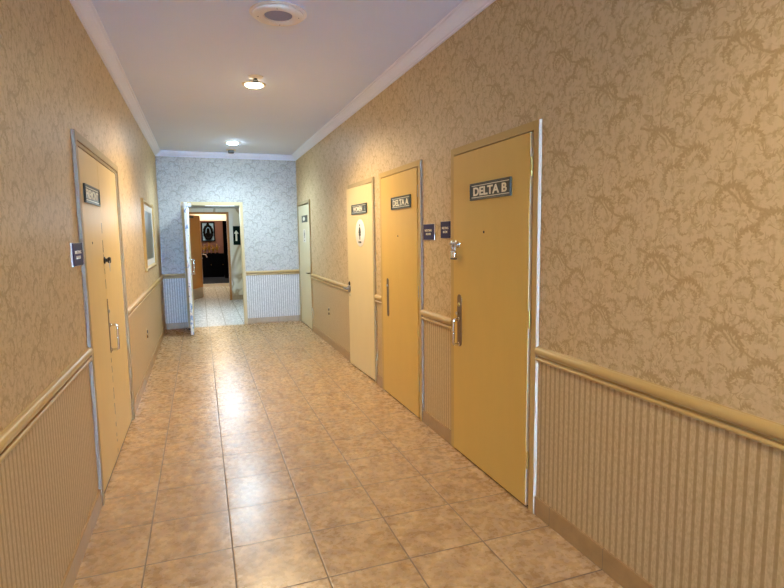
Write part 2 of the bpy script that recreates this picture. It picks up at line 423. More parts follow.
rails = [('wall', (W, YB, RZ), (W, DB[0] - .002, RZ), (-1, 0, 0), 'cream chair rail running from the near ochre door towards the camera'),
         ('wall', (W, DB[1] + .002, RZ), (W, DA[0] - .002, RZ), (-1, 0, 0), 'short cream chair rail between the two ochre doors'),
         ('wall', (W, DA[1] + .002, RZ), (W, DW[0] - .002, RZ), (-1, 0, 0), 'stub of cream chair rail between the far ochre door and the beige door'),
         ('wall', (W, DW[1] + .004, RZ), (W, DF[0] - .002, RZ), (-1, 0, 0), 'cream chair rail between the beige oval sign door and the farthest right door'),
         ('wall', (0, YB, RZ), (0, FR[0] - .002, RZ), (1, 0, 0), 'cream chair rail on the left wall before the double door'),
         ('wall', (0, FR[1] + .002, RZ), (0, L, RZ), (1, 0, 0), 'cream chair rail on the left wall below the framed picture'),
         ('wall', (EX1 + .002, L, RZ), (W, L, RZ), (0, -1, 0), 'cream chair rail right of the open doorway on the end wall'),
         ('wall', (0, L, RZ), (EX0 - .002, L, RZ), (0, -1, 0), 'short chair rail behind the open white door on the end wall')]
for i, (_, p0, p1, into, lab) in enumerate(rails):
    struct('trim_%d' % (i + 4), prism(BM(), RAIL, p0, p1, into, (0, 0, 1)), M['rail'], lab, 'chair rail', True)
BASE = [(0, 0), (.011, 0), (.011, .096), (.009, .10), (0, .10)]
bases = [('baseboard_right', (W, YB, 0), (W, DB[0] - .002, 0), (-1, 0, 0), 'brown tile skirting on the right wall nearest the camera'),
         ('baseboard_right', (W, DB[1] + .002, 0), (W, DA[0] - .002, 0), (-1, 0, 0), 'brown tile skirting between the two ochre doors'),
         ('baseboard_right', (W, DA[1] + .002, 0), (W, DW[0] - .002, 0), (-1, 0, 0), 'narrow brown tile skirting between the far ochre door and the beige door'),
         ('baseboard_right', (W, DW[1] + .004, 0), (W, DF[0] - .002, 0), (-1, 0, 0), 'brown tile skirting below the right wall outlet'),
         ('baseboard_left', (0, YB, 0), (0, FR[0] - .002, 0), (1, 0, 0), 'brown tile skirting on the left wall before the double door'),
         ('baseboard_left', (0, FR[1] + .002, 0), (0, L, 0), (1, 0, 0), 'brown tile skirting on the left wall beyond the double door'),
         ('baseboard_end', (EX1 + .002, L, 0), (W, L, 0), (0, -1, 0), 'grey brown tile skirting on the end wall right of the doorway'),
         ('baseboard_end', (0, L, 0), (EX0 - .002, L, 0), (0, -1, 0), 'tile skirting behind the open white door on the end wall')]
for nm, p0, p1, into, lab in bases:
    struct(nm, prism(BM(), BASE, p0, p1, into, (0, 0, 1)), M['basex'] if 'end' in nm else M['basey'], lab, 'skirting')

# ------------------------------------------------------------------ doors (built in wall space: x right, y up, z out of the wall)
def frame_bm(w, h, proud, back, fw=FW, head=None):
    b = BM(); head = head or fw
    bx(b, 0, fw, 0, h, back, proud, .0012, 1); bx(b, w - fw, w, 0, h, back, proud, .0012, 1); bx(b, fw, w - fw, h - head, h, back, proud, .0012, 1)
    return b
def stop_bm(w, h, fw=FW, z0=-.10, z1=-.046):
    b = BM(); bx(b, fw, fw + .014, 0, h - fw, z0, z1); bx(b, w - fw - .014, w - fw, 0, h - fw, z0, z1); bx(b, fw + .014, w - fw - .014, h - fw - .014, h - fw, z0, z1); return b
def leaf_at(root, x0, x1, y0, y1, zf, mat, th=.042, name='door_leaf'):
    b = BM(); bx(b, x0, x1, y0, y1, zf - th, zf, .001, 1)
    return obj(name, b, mat, root)
def hinges(leaf, x, ys, z, mat):
    for y in ys:
        b = BM(); tube(b, [(x, y - .045, z), (x, y + .045, z)], .007, 10)
        for k in (-.047, .047): lathe(b, [(0, -.004), (.0045, -.003), (.0045, .003), (0, .004)], (0, 0, 0), 8, Matrix.Translation((x, y + k, z)) @ Matrix.Rotation(PI / 2, 4, 'X'))
        obj('hinge', b, mat, leaf, True)
def slot_plate(leaf, x0, x1, y0, y1, z, mat):
    b = BM(); r = (x1 - x0) / 2; cx = (x0 + x1) / 2
    pts = [(cx + r * math.cos(math.radians(a)), y1 - r + r * math.sin(math.radians(a))) for a in range(0, 181, 15)] + [(cx + r * math.cos(math.radians(a)), y0 + r + r * math.sin(math.radians(a))) for a in range(180, 361, 15)]
    poly(b, pts, z, z + .004); return obj('lock_plate', b, mat, leaf)
def pull(parent, x, y0, y1, z, mat, reach=.055, r=.0075):
    b = BM(); pts = [(x, y0, z)] + [(x, y0 + .014 * (1 - math.cos(t)), z + reach - .014 + .014 * math.sin(t)) for t in [k * PI / 8 for k in range(5)]]
    pts += [(x, y1 - .014 * (1 - math.cos(t)), z + reach - .014 + .014 * math.sin(t)) for t in [k * PI / 8 for k in range(4, -1, -1)]] + [(x, y1, z)]
    tube(b, pts, r, 12)
    for y in (y0, y1): lathe(b, [(0, 0), (.014, 0), (.014, .005), (.008, .009), (0, .009)], (x, y, z), 16)
    return obj('pull_handle', b, mat, parent, True)
def cylinder_lock(parent, x, y, z, mat, r=.013):
    b = BM(); lathe(b, [(0, 0), (r, 0), (r, .005), (r * .8, .008), (0, .008)], (x, y, z), 20); bx(b, x - .0015, x + .0015, y - .006, y + .006, z + .007, z + .0092)
    return obj('lock_cylinder', b, mat, parent, True)
def peephole(leaf, x, y, z):
    b = BM(); lathe(b, [(0, 0), (.008, 0), (.008, .002), (.004, .003), (0, .002)], (x, y, z), 16); obj('peephole', b, M['darkmetal'], leaf, True)
def threshold(root, w, z0=-.10, z1=.0):
    b = BM(); bx(b, FW, w - FW, 0, .004, z0, z1); obj('threshold', b, M['darkmetal'], root)

# --- near ochre door
w_ = DB[1] - DB[0]
d = thing('door_1', 'nearest ochre door on the right wall with a padlocked hasp and chrome pull', 'door', (W, DB[1], 0), RIGHT, kind='structure')
obj('door_frame', frame_bm(w_, DB[2], .018, -.12), M['frame'], d); obj('door_stop', stop_bm(w_, DB[2]), M['frame'], d); threshold(d, w_)
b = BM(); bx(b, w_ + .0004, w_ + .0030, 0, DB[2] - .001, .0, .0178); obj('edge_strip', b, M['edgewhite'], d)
lf = leaf_at(d, FW + .004, w_ - FW - .022, .013, DB[2] - FW - .007, .022, M['delta'])
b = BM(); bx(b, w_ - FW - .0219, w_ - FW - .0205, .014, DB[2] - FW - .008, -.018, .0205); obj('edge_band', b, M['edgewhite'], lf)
hinges(lf, w_ - FW - .010, (.28, 1.06, 1.86), .020, M['brass'])
slot_plate(lf, .110, .168, .76, 1.115, .022, M['bronze']); pull(lf, .140, .775, .945, .026, M['chrome'], .044, .009); cylinder_lock(lf, .139, 1.045, .026, M['brass'])
b = BM(); lathe(b, [(0, 0), (.010, 0), (.010, .012), (.014, .016), (0, .018)], (.132, .985, .026), 16); bx(b, .100, .132, .982, .990, .030, .036, .002); obj('thumb_latch', b, M['chrome'], lf, True)
peephole(lf, DB[1] - 2.87, 1.528, .022)
hs = BM(); bx(hs, .012, .044, 1.425, 1.475, .0222, .026, .001); bx(hs, .046, .150, 1.433, 1.467, .0215, .0255, .001); tube(hs, [(.028, 1.45, .026), (.028, 1.45, .048)], .005, 10)
for yy in (1.435, 1.465): tube(hs, [(.046, yy - .006, .026), (.046, yy + .006, .026)], .005, 8)
lathe(hs, [(0, .0), (.026, 0), (.026, .008), (.016, .014), (.006, .018)], (.105, 1.45, .0255), 20)
obj('hasp', hs, M['chrome'], d, True)
# the padlock hangs from the hasp: a thing of its own
p = thing('padlock', 'small chrome padlock hanging from the hasp of the nearest ochre door', 'padlock', (W - .050, DB[1] - .105, 1.385), RIGHT); p.scale = (1.35, 1.35, 1.2)
b = BM(); bx(b, -.021, .021, -.026, .016, -.009, .009, .005, 3); obj('lock_body', b, M['chrome'], p, True)
b = BM(); tube(b, [(-.013, .012, 0)] + [(-.013 * math.cos(t), .040 + .013 * math.sin(t), 0) for t in [k * PI / 8 for k in range(9)]] + [(.013, .012, 0)], .0036, 10); obj('shackle', b, M['steel'], p, True)
b = BM(); bx(b, -.0211, .0211, -.0275, -.019, -.0095, .0095, .002); obj('base_band', b, M['black'], p)

# --- far ochre door
w_ = DA[1] - DA[0]
d = thing('door_2', 'second ochre door with a bare lock plate, beside the beige door', 'door', (W, DA[1], 0), RIGHT, kind='structure')
obj('door_frame', frame_bm(w_, DA[2], .018, -.12), M['frame'], d); obj('door_stop', stop_bm(w_, DA[2]), M['frame'], d); threshold(d, w_)
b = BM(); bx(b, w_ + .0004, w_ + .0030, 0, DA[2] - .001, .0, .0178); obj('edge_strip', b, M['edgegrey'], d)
lf = leaf_at(d, FW + .004, w_ - FW - .020, .013, DA[2] - FW - .006, .020, M['delta'])
hinges(lf, w_ - FW - .009, (.28, 1.06, 1.86), .012, M['steel'])
slot_plate(lf, .178, .230, .76, 1.118, .020, M['bronze']); cylinder_lock(lf, .204, 1.05, .024, M['steel']); peephole(lf, DA[1] - 4.375, 1.507, .020)

# --- beige women's door, standing ajar
w_ = DW[1] - DW[0]
d = thing('door_3', 'beige door standing slightly ajar, with the white oval restroom sign', 'door', (W, DW[1], 0), RIGHT, kind='structure')
obj('door_frame', frame_bm(w_, DW[2], .018, -.12), M['framegrey'], d); obj('door_stop', stop_bm(w_, DW[2]), M['framegrey'], d); threshold(d, w_)
AJ = math.radians(2.3)
wl = w_ - 2 * FW + .010           # leaf laps over the far stile
piv = bpy.data.objects.new('door_leaf', None)
lb = BM(); bx(lb, -wl + .006, 0, .013, DW[2] - FW - .004, -.042, 0, .0025)
lf = obj('door_leaf', lb, M['beige'], d); bpy.data.objects.remove(piv)
lf.location = (w_ - FW - .014, 0, .004); lf.rotation_euler = (0, AJ, 0)
hinges(lf, .006, (.28, 1.06, 1.86), .004, M['framegrey'])
hx = -wl + .050
b = BM(); lathe(b, [(0, 0), (.042, 0), (.042, .009), (.032, .018), (.014, .016), (.014, .050), (0, .052)], (hx, .905, 0), 24)
tube(b, [(hx + .004, .905, .044), (hx - .05, .905, .046), (hx - .10, .903, .040)], [.015, .014, .012], 12); obj('lever_handle', b, M['nickel'], lf, True)
b = BM(); lathe(b, [(0, 0), (.026, 0), (.022, .006), (.015, .010), (0, .010)], (hx, .965, 0), 24); bx(b, hx - .003, hx + .003, .955, .975, .009, .014); obj('thumb_turn', b, M['darkmetal'], lf, True)
b = BM(); lathe(b, [(0, 0), (.018, 0), (.018, .004), (.008, .010), (0, .010)], (hx + .012, .835, 0), 20); obj('rubber_stop', b, M['plate'], lf, True)

# --- farthest right door
w_ = DF[1] - DF[0]
d = thing('door_4', 'pale farthest door on the right wall, against the end wall corner', 'door', (W, DF[1], 0), RIGHT, kind='structure')
obj('door_frame', frame_bm(w_, DF[2], .018, -.12), M['framegrey'], d); obj('door_stop', stop_bm(w_, DF[2]), M['framegrey'], d); threshold(d, w_)
lf = leaf_at(d, FW + .012, w_ - FW - .006, .013, DF[2] - FW - .018, .006, M['pale'])
b = BM(); bx(b, .965, 1.005, .86, 1.05, .006, .010, .002); obj('lock_plate', b, M['steel'], lf)
b = BM(); tube(b, [(.985, .925, .010), (.985, .925, .055)], .009, 10); tube(b, [(.99, .925, .052), (.92, .925, .056), (.85, .922, .050)], [.009, .008, .007], 10); obj('lever_handle', b, M['darkmetal'], lf, True)

# --- left double door
w_ = FR[1] - FR[0]
d = thing('door_5', 'worn beige double door on the left wall with grey frame', 'door', (0, FR[0], 0), LEFT, kind='structure')
obj('door_frame', frame_bm(w_, FR[2], .018, -.12, .046, .046), M['framegrey'], d); threshold(d, w_)
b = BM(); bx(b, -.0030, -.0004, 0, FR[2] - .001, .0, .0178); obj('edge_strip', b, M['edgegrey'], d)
b = BM(); bx(b, .058, .084, 0, FR[2] - .046, -.10, .012, .002); bx(b, w_ - .075, w_ - .046, 0, FR[2] - .046, -.10, .008, .002); bx(b, .084, w_ - .075, FR[2] - .066, FR[2] - .046, -.10, .008, .002); obj('inner_frame', b, M['framegrey'], d)
SM = 4.012 - FR[0]
la = leaf_at(d, .090, SM - .0025, .016, FR[2] - .070, .002, M['fremont'])
lb_ = leaf_at(d, SM + .0025, w_ - .082, .016, FR[2] - .070, .002, M['fremont'])
b = BM(); bx(b, SM - .014, SM + .012, .745, 1.115, .002, .006, .002); obj('lock_plate', b, M['bronze'], la)
pull(la, SM + .006, .765, .935, .006, M['chrome'], .046, .008); cylinder_lock(la, SM - .001, 1.03, .006, M['steel'])
b = BM(); lathe(b, [(0, 0), (.024, 0), (.024, .005), (.012, .010), (.011, .018), (.019, .023), (.022, .032), (.017, .040), (0, .042)], (SM + .004, 1.376, .002), 24); obj('door_knob', b, M['darkmetal'], la, True)
b = BM(); bx(b, SM - .02, SM - .012, 1.30, 1.37, .034, .037, .001); tube(b, [(SM + .004, 1.376, .04), (SM - .016, 1.37, .036)], .003, 8); obj('key', b, M['steel'], la)
peephole(la, 3.644 - FR[0], 1.495, .002)
# scuffed joint between the leaves
b = BM(); random.seed(3)
for k in range(26):
    y = .05 + k * .062 + random.uniform(-.02, .02)
    if .72 < y < 1.13 or y > 1.75: continue
    hw = random.uniform(.006, .014); bx(b, SM - hw, SM + .003, y, y + random.uniform(.015, .05), .0018, .0026)
obj('paint_chips', b, M['darkmetal'], la)

# --- doorway in the end wall and its open leaf
w_ = EX1 - EX0
d = thing('door_6', 'chipped white door swung open in the end wall doorway, seen edge on', 'door', (EX0, L, 0), END, kind='structure')
obj('door_frame', frame_bm(w_, EH, .016, -.136, .052), M['endframe'], d)
lb = BM(); bx(lb, 0, .815, .02, EH - .055, -.044, 0, .002); lf = obj('door_leaf', lb, M['pale'], d)
lf.location = (.052 + .012, 0, .020); lf.rotation_euler = (0, -math.radians(90.5), 0)
b = BM(); bx(b, .8151, .8165, .02, EH - .055, -.0435, -.0005); obj('chipped_edge', b, M['chip'], lf)
b = BM(); bx(b, .795, .8155, .02, .30, -.002, .0012); obj('scuffed_corner', b, M['chip'], lf)
pull(lf, .74, .96, 1.18, -.044, M['chrome'], -.05, .007)
b = BM(); bx(b, .60, .80, EH - .125, EH - .07, -.0442, -.10, .006); obj('door_closer', b, M['steel'], lf)
b = BM(); bx(b, .60, .79, EH - .125, EH - .075, 0, .05, .008); obj('closer_box', b, M['white'], lf, True)
b = BM(); lathe(b, [(0, 0), (.016, 0), (.016, .018), (.010, .030), (0, .032)], (.78, .105, 0), 20); obj('rubber_stop', b, M['black'], lf, True)
b = BM(); tube(b, [(.74, 1.06, 0), (.74, 1.06, .05)], .008, 10); tube(b, [(.74, 1.06, .048), (.68, 1.06, .05), (.63, 1.058, .046)], .008, 10); obj('lever_handle', b, M['steel'], lf, True)

# ------------------------------------------------------------------ signs on the doors and walls
def name_sign(name, label, wallm, loc, w, h, body, tw, extra=None, z=0, group=None):
    """framed engraved door plate; loc is its centre on the surface"""
    r = thing(name, label, 'sign', loc, wallm, group)
    b = BM(); bx(b, -w / 2, w / 2, -h / 2, h / 2, 0, .007, .0015); obj('backplate', b, M['signgreen'], r)
    b = BM(); t = h * .085
    for (x0, x1, y0, y1) in ((-w / 2, w / 2, h / 2 - t, h / 2), (-w / 2, w / 2, -h / 2, -h / 2 + t), (-w / 2, -w / 2 + t, -h / 2 + t, h / 2 - t), (w / 2 - t, w / 2, -h / 2 + t, h / 2 - t)): bx(b, x0, x1, y0, y1, .0072, .013, .002)
    obj('sign_frame', b, M['signframe'], r)
    b = BM(); i0 = t * 1.9; tt = h * .02
    for yy in (h / 2 - i0, -h / 2 + i0): bx(b, -w / 2 + i0, w / 2 - i0, yy - tt, yy + tt, .0068, .0078)
    obj('border_line', b, M['letter'], r)
    if body:
        b = text_bm(body, h * .50, tw, .0016, .03); shift(b, extra or 0, 0, .0068); obj('lettering', b, M['letter'], r)
    return r
SB = .0222
name_sign('door_sign', 'dark green framed sign reading DELTA B on the nearest ochre door', RIGHT, (W - SB, 2.797, 1.776), .465, .104, 'DELTA B', .385)
name_sign('door_sign', 'dark green framed sign reading DELTA A on the second ochre door', RIGHT, (W - .0202, 4.285, 1.792), .455, .106, 'DELTA A', .375)
# beige door: things on the ajar leaf sit a little further out
def on_ajar(y): # surface x of the ajar leaf at a given y
    return W - .004 - (y - (DW[0] + FW + .014)) * math.tan(AJ) - .0004
AJM = RIGHT @ Matrix.Rotation(AJ, 3, 'Y')
r = name_sign('door_sign', 'dark green framed sign reading WOMEN above the white oval', AJM, (on_ajar(5.545), 5.545, 1.80), .50, .104, 'WOMEN', .30, -.045)
b = BM()      # small wheelchair figure after the word
lathe(b, [(0, 0), (.006, 0), (.006, .0012), (0, .0012)], (.185, .018, .0068), 12); tube(b, [(.185, .010, .0074), (.185, -.006, .0074), (.197, -.007, .0074), (.203, -.020, .0074)], .0025, 6)
tube(b, [(.185 + .012 * math.cos(t), -.010 + .012 * math.sin(t), .0074) for t in [math.radians(q) for q in range(110, 341, 23)]], .0018, 6)
obj('pictogram', b, M['steel'], r)
r = thing('restroom_sign', 'white oval sign with a black woman figure on the beige ajar door', 'sign', (on_ajar(5.535), 5.535, 1.542), AJM)
b = BM(); lathe(b, [(0, 0), (.150, 0), (.150, .003), (.147, .005), (0, .005)], (0, 0, 0), 56, None, 1.0, .98); obj('oval_plate', b, M['white'], r, True)
b = BM(); lathe(b, [(0, 0), (.014, 0), (.014, .001), (0, .001)], (0, .083, .0052), 20); poly(b, [(-.020, .062), (.020, .062), (.040, .002), (.030, .000), (.022, .024), (.034, -.028), (.012, -.028), (.012, -.070), (.003, -.070), (.003, -.030), (-.003, -.030), (-.003, -.070), (-.012, -.070), (-.012, -.028), (-.034, -.028), (-.022, .024), (-.030, .000), (-.040, .002)], .0052, .0062); obj('pictogram', b, M['black'], r)
b = shift(text_bm('WOMEN', .022, .10, .001, .01), 0, -.098, .0052); obj('lettering', b, M['black'], r)
# far door: square pictogram plate and a narrow white plate below
r = thing('restroom_sign', 'small dark square sign with a pale figure on the farthest right door', 'sign', (W - .0063, 8.815, 1.80), RIGHT)
b = BM(); bx(b, -.24, .24, -.055, .055, 0, .006, .002); obj('backplate', b, M['signgreen'], r)
b = BM(); lathe(b, [(0, 0), (.10, 0), (.10, .001), (0, .001)], (-.04, 0, .006), 28, None, 1.0, .34); obj('pictogram', b, M['letter'], r)
r = thing('restroom_sign', 'narrow white plate with a black figure under the square sign on the farthest door', 'sign', (W - .0063, 8.87, 1.53), RIGHT)
b = BM(); bx(b, -.10, .10, -.115, .10, 0, .003, .001); obj('backplate', b, M['offwhite'], r)
b = BM(); lathe(b, [(0, 0), (.016, 0), (.016, .001), (0, .001)], (0, .070, .003), 14); poly(b, [(-.03, .05), (.03, .05), (.03, -.005), (.016, -.005), (.016, -.045), (-.016, -.045), (-.016, -.005), (-.03, -.005)], .003, .004); obj('pictogram', b, M['black'], r)
b = shift(text_bm('MEN', .018, .06, .001), 0, -.085, .003); obj('lettering', b, M['black'], r)
# double door
name_sign('door_sign', 'grey green framed sign reading FREMONT on the left double door', LEFT, (.0022, 3.718, 1.783), .465, .108, 'FREMONT', .385)
# purple plaques
def plaque(label, wallm, loc, w, h):
    r = thing('wall_plaque', label, 'plaque', loc, wallm, 'purple meeting room plaques')
    b = BM(); bx(b, -w / 2, w / 2, -h / 2, h / 2, .006, .012, .002); obj('face_plate', b, M['purple'], r); b = BM(); bx(b, -w / 2 - .001, w / 2 + .001, -h / 2 - .001, h / 2 + .001, 0, .0075, .001); obj('backplate', b, M['white'], r)
    b = BM()
    for s in (('MEETING', h * .10, h * .145, w * .66), ('ROOM', -h * .13, h * .145, w * .44)):
        t = shift(text_bm(s[0], s[2], s[3], .0012, .02), 0, s[1], .012); me = bpy.data.meshes.new('t'); t.to_mesh(me); t.free(); b.from_mesh(me); bpy.data.meshes.remove(me)
    obj('lettering', b, M['letter'], r)
plaque('purple MEETING ROOM plaque on the right wall, the one close beside the second ochre door', RIGHT, (W, 3.732, 1.536), .195, .118)
plaque('purple MEETING ROOM plaque on the right wall, just above and left of the padlock', RIGHT, (W, 3.436, 1.549), .155, .118)
plaque('purple MEETING ROOM plaque on the left wall beside the double door', LEFT, (0, 3.175, 1.440), .225, .118)

# ------------------------------------------------------------------ framed picture, outlets
r = thing('picture_frame', 'tall gilt framed hazy blue grey picture on the left wall', 'picture', (0, 7.43, 1.555), LEFT)
pw, ph = 1.40, .85
b = BM(); PROF = [(0, 0), (.012, .018), (.030, .028), (.044, .022), (.055, .010), (.055, 0)]
for sgn in (1, -1):
    prism(b, [(a, c) for a, c in PROF], (-pw / 2, sgn * ph / 2, 0), (pw / 2, sgn * ph / 2, 0), (0, -sgn, 0), (0, 0, 1))
    prism(b, [(a, c) for a, c in PROF], (sgn * pw / 2, -ph / 2, 0), (sgn * pw / 2, ph / 2, 0), (-sgn, 0, 0), (0, 0, 1))
obj('gilt_frame', b, M['gold'], r, True)
b = BM(); bx(b, -pw / 2 + .05, pw / 2 - .05, -ph / 2 + .05, ph / 2 - .05, .002, .008); obj('mat_board', b, M['mat'], r)
b = BM(); bx(b, -pw / 2 + .17, pw / 2 - .17, -ph / 2 + .13, ph / 2 - .13, .008, .009); obj('picture_print', b, M['print'], r)
def outlet(label, wallm, loc):
    r = thing('wall_outlet', label, 'outlet', loc, wallm, 'outlets in the striped lower wall')
    b = BM(); bx(b, -.038, .038, -.062, .062, 0, .006, .003); obj('cover_plate', b, M['plate'], r)
    for s in (1, -1):
        b = BM(); lathe(b, [(0, 0), (.017, 0), (.017, .008), (0, .008)], (0, s * .028, .006), 20); f = obj('socket', b, M['darkmetal'], r)
        b = BM(); bx(b, -.007, -.005, s * .028 - .004, s * .028 + .006, .014, .0145); bx(b, .005, .007, s * .028 - .004, s * .028 + .006, .014, .0145); obj('slot', b, M['black'], f)
outlet('beige wall outlet low on the left wall below the picture', LEFT, (0, 6.43, .455))
outlet('beige wall outlet low on the right wall between the beige and farthest doors', RIGHT, (W, 7.2, .468))

# ------------------------------------------------------------------ ceiling fittings
UP = Matrix.Rotation(PI, 3, 'X')          # local z points down out of the ceiling
r = thing('ceiling_speaker', 'round white ceiling speaker with grey grille nearest the camera', 'speaker', (1.150, 3.545, HC), UP)
b = BM(); lathe(b, [(.086, .014), (.092, .022), (.104, .024), (.140, .026), (.152, .024), (.158, .018), (.158, .010), (.172, .009), (.177, .005), (.177, 0)], (0, 0, 0), 64); obj('bezel', b, M['offwhite'], r, True)
b = BM(); lathe(b, [(.090, .014), (.070, .017), (.035, .019), (0, .0195)], (0, 0, 0), 48); obj('grille', b, M['grille'], r, True)
for a in range(4):
    b = BM(); lathe(b, [(0, 0), (.004, 0), (.003, .002), (0, .0022)], (.126 * math.cos(a * PI / 2 + .2), .126 * math.sin(a * PI / 2 + .2), .0248), 10); obj('screw', b, M['darkmetal'], r)
def downlight(label, x, y, mat, energy, colr, group='recessed ceiling downlights'):
    r = thing('ceiling_light', label, 'ceiling light', (x, y, HC), UP, group)
    b = BM(); lathe(b, [(.078, 0), (.080, .008), (.092, .010), (.106, .006), (.110, 0)], (0, 0, 0), 48); obj('trim_ring', b, M['offwhite'], r, True)
    b = BM(); lathe(b, [(.079, .002), (.074, .012), (.060, .021), (.036, .027), (0, .029)], (0, 0, 0), 40); obj('bulb', b, mat, r, True)
    la = bpy.data.lights.new('lamp', 'SPOT'); la.energy = energy; la.color = colr; la.spot_size = math.radians(156); la.spot_blend = .75; la.shadow_soft_size = .05
    lo = bpy.data.objects.new('lamp', la); COL.objects.link(lo); lo.parent = r; lo.location = (0, 0, .085); lo.rotation_euler = (PI, 0, 0)
    return r
WARM, COOL = (1.0, .78, .47), (.62, .83, 1.0)
downlight('warm glowing round downlight halfway along the corridor ceiling', 1.155, 5.205, M['bulbwarm'], 225, WARM)
downlight('cool white glowing round downlight near the end wall', 1.142, 8.43, M['bulbcool'], 150, COOL)
downlight('round downlight in the ceiling almost above the camera, outside the frame', 1.150, .35, M['bulbwarm'], 108, WARM)
downlight('round downlight in the ceiling behind the camera', 1.150, -2.85, M['bulbwarm'], 40, WARM)
downlight('round downlight in the ceiling nearest the window behind the camera', 1.150, -6.05, M['bulbwarm'], 40, WARM)
r = thing('ceiling_sprinkler', 'small chrome sprinkler on a white disc beside the warm downlight', 'sprinkler', (1.145, 4.96, HC), UP)
b = BM(); lathe(b, [(0, 0), (.066, 0), (.066, .005), (.040, .012), (.026, .016), (0, .016)], (0, 0, 0), 32); obj('escutcheon', b, M['white'], r, True)
b = BM(); tube(b, [(0, 0, .012), (0, 0, .026)], .014, 12); tube(b, [(.012, 0, .022), (.018, 0, .030), (.005, 0, .040)], .004, 8); tube(b, [(-.012, 0, .022), (-.018, 0, .030), (-.005, 0, .040)], .004, 8); lathe(b, [(0, 0), (.024, 0), (.024, .002), (0, .003)], (0, 0, .040), 20); obj('sprinkler_head', b, M['darkmetal'], r, True)
r = thing('ceiling_sensor', 'small black square sensor on a pale plate by the end wall crown moulding', 'sensor', (1.155, 9.10, HC), UP)
b = BM(); bx(b, -.075, .075, -.075, .075, 0, .010, .004); obj('mounting_plate', b, M['offwhite'], r)
b = BM(); bx(b, -.044, .044, -.044, .044, .010, .055, .008); obj('sensor_body', b, M['black'], r)

# ------------------------------------------------------------------ beyond the doorway: vestibule, second room, dark room
Y1, Y2, Y3, Y4 = L + .12, 13.40, 17.30, 21.2
VX0, VX1 = -.9, 2.7
b = BM(); bx(b, VX0 - .1, VX1 + .1, L, Y3 + .06, -.1, 0); struct('floor', b, M['white_floor'], 'white square floor tiles beyond the open doorway', 'floor')
b = BM(); bx(b, VX0 - .1, VX0, Y1, Y4, 0, 2.8); struct('wall_left', b, M['cream'], 'cream side wall on the left beyond the doorway', 'wall')
b = BM(); bx(b, VX1, VX1 + .1, Y1, Y4, 0, 2.8); struct('wall_right', b, M['cream'], 'cream side wall on the right beyond the doorway', 'wall')
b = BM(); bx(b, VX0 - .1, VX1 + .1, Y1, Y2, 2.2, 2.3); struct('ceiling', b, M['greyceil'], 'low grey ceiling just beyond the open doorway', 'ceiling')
b = BM(); bx(b, VX0 - .1, VX1 + .1, Y2, Y4, 2.7, 2.8); struct('ceiling', b, M['cream'], 'ceiling of the rooms beyond the brown door', 'ceiling')
OX0, OX1, OH = .27, 1.285, 2.115
b = BM(); bx(b, VX0, OX0, Y2, Y2 + .12, 0, 2.75); bx(b, OX1, VX1, Y2, Y2 + .12, 0, 2.75); bx(b, OX0, OX1, Y2, Y2 + .12, OH, 2.75)
struct('wall_marble', b, M['marble'], 'veined cream marble wall with the green arrow sign beyond the doorway', 'wall')
b = BM(); bx(b, OX1 + .002, VX1, Y2 - .012, Y2, 0, .115); struct('baseboard_marble', b, M['basex'], 'brown skirting under the veined marble wall', 'skirting')
b = BM(); bx(b, VX0, 0, L + .1201, L + .13, 0, 2.2); bx(b, W, VX1, L + .1201, L + .13, 0, 2.2); bx(b, 0, EX0, L + .1201, L + .13, 0, 2.2); bx(b, EX1, W, L + .1201, L + .13, 0, 2.2); bx(b, VX0 - .1, VX0, L, L + .13, 0, 2.3); bx(b, VX0, -.3, L, L + .1201, 0, 2.3); bx(b, W + .3, VX1, L, L + .1201, 0, 2.3)
struct('wall_front', b, M['cream'], 'back face of the end wall inside the vestibule', 'wall')
# brown door, open into the second room
d = thing('door_7', 'brown door with steel kick plate standing open beyond the doorway', 'door', (OX0, Y2, 0), END, kind='structure')
obj('door_frame', frame_bm(OX1 - OX0, OH, .012, -.132, .05), M['brown'], d)
lb = BM(); bx(lb, 0, .86, .012, OH - .055, -.042, 0, .002); lf = obj('door_leaf', lb, M['brown'], d)
lf.location = (.052, 0, -.14); lf.rotation_euler = (0, math.radians(69), 0)
b = BM(); bx(b, .02, .84, .02, .27, 0, .003); obj('kick_plate', b, M['steel'], lf)
b = BM(); bx(b, .02, .35, OH - .13, OH - .075, 0, .05, .006); obj('door_closer', b, M['darkmetal'], lf)
b = BM(); tube(b, [(.79, 1.0, 0), (.79, 1.0, .05)], .01, 10); tube(b, [(.79, 1.0, .05), (.68, 1.0, .05)], .009, 10); obj('lever_handle', b, M['steel'], lf, True)
# third doorway
TX0, TX1, TH = .555, 1.47, 2.085
b = BM(); bx(b, VX0, TX0, Y3, Y3 + .12, 0, 2.75); bx(b, TX1, VX1, Y3, Y3 + .12, 0, 2.75); bx(b, TX0, TX1, Y3, Y3 + .12, TH, 2.75)
struct('wall_far', b, M['cream'], 'brightly lit cream wall over the farthest doorway', 'wall')
d = thing('door_8', 'white farthest door open into the dark room with a lever handle', 'door', (TX0, Y3, 0), END, kind='structure')
obj('door_frame', frame_bm(TX1 - TX0, TH, .014, -.13, .06), M['pinkwhite'], d)
b = BM(); bx(b, .06, TX1 - TX0 - .06, 0, .085, -.13, .03); obj('door_sill', b, M['offwhite'], d)
lb = BM(); bx(lb, 0, .78, .09, TH - .065, -.042, 0, .002); lf = obj('door_leaf', lb, M['pinkwhite'], d)
lf.location = (.062, 0, -.135); lf.rotation_euler = (0, math.radians(88), 0)
b = BM(); tube(b, [(.12, 1.0, 0), (.12, 1.0, .07)], .012, 10); tube(b, [(.12, 1.0, .065), (.12, .98, .14), (.14, .90, .17)], .012, 10); obj('lever_handle', b, M['pinkwhite'], lf, True)
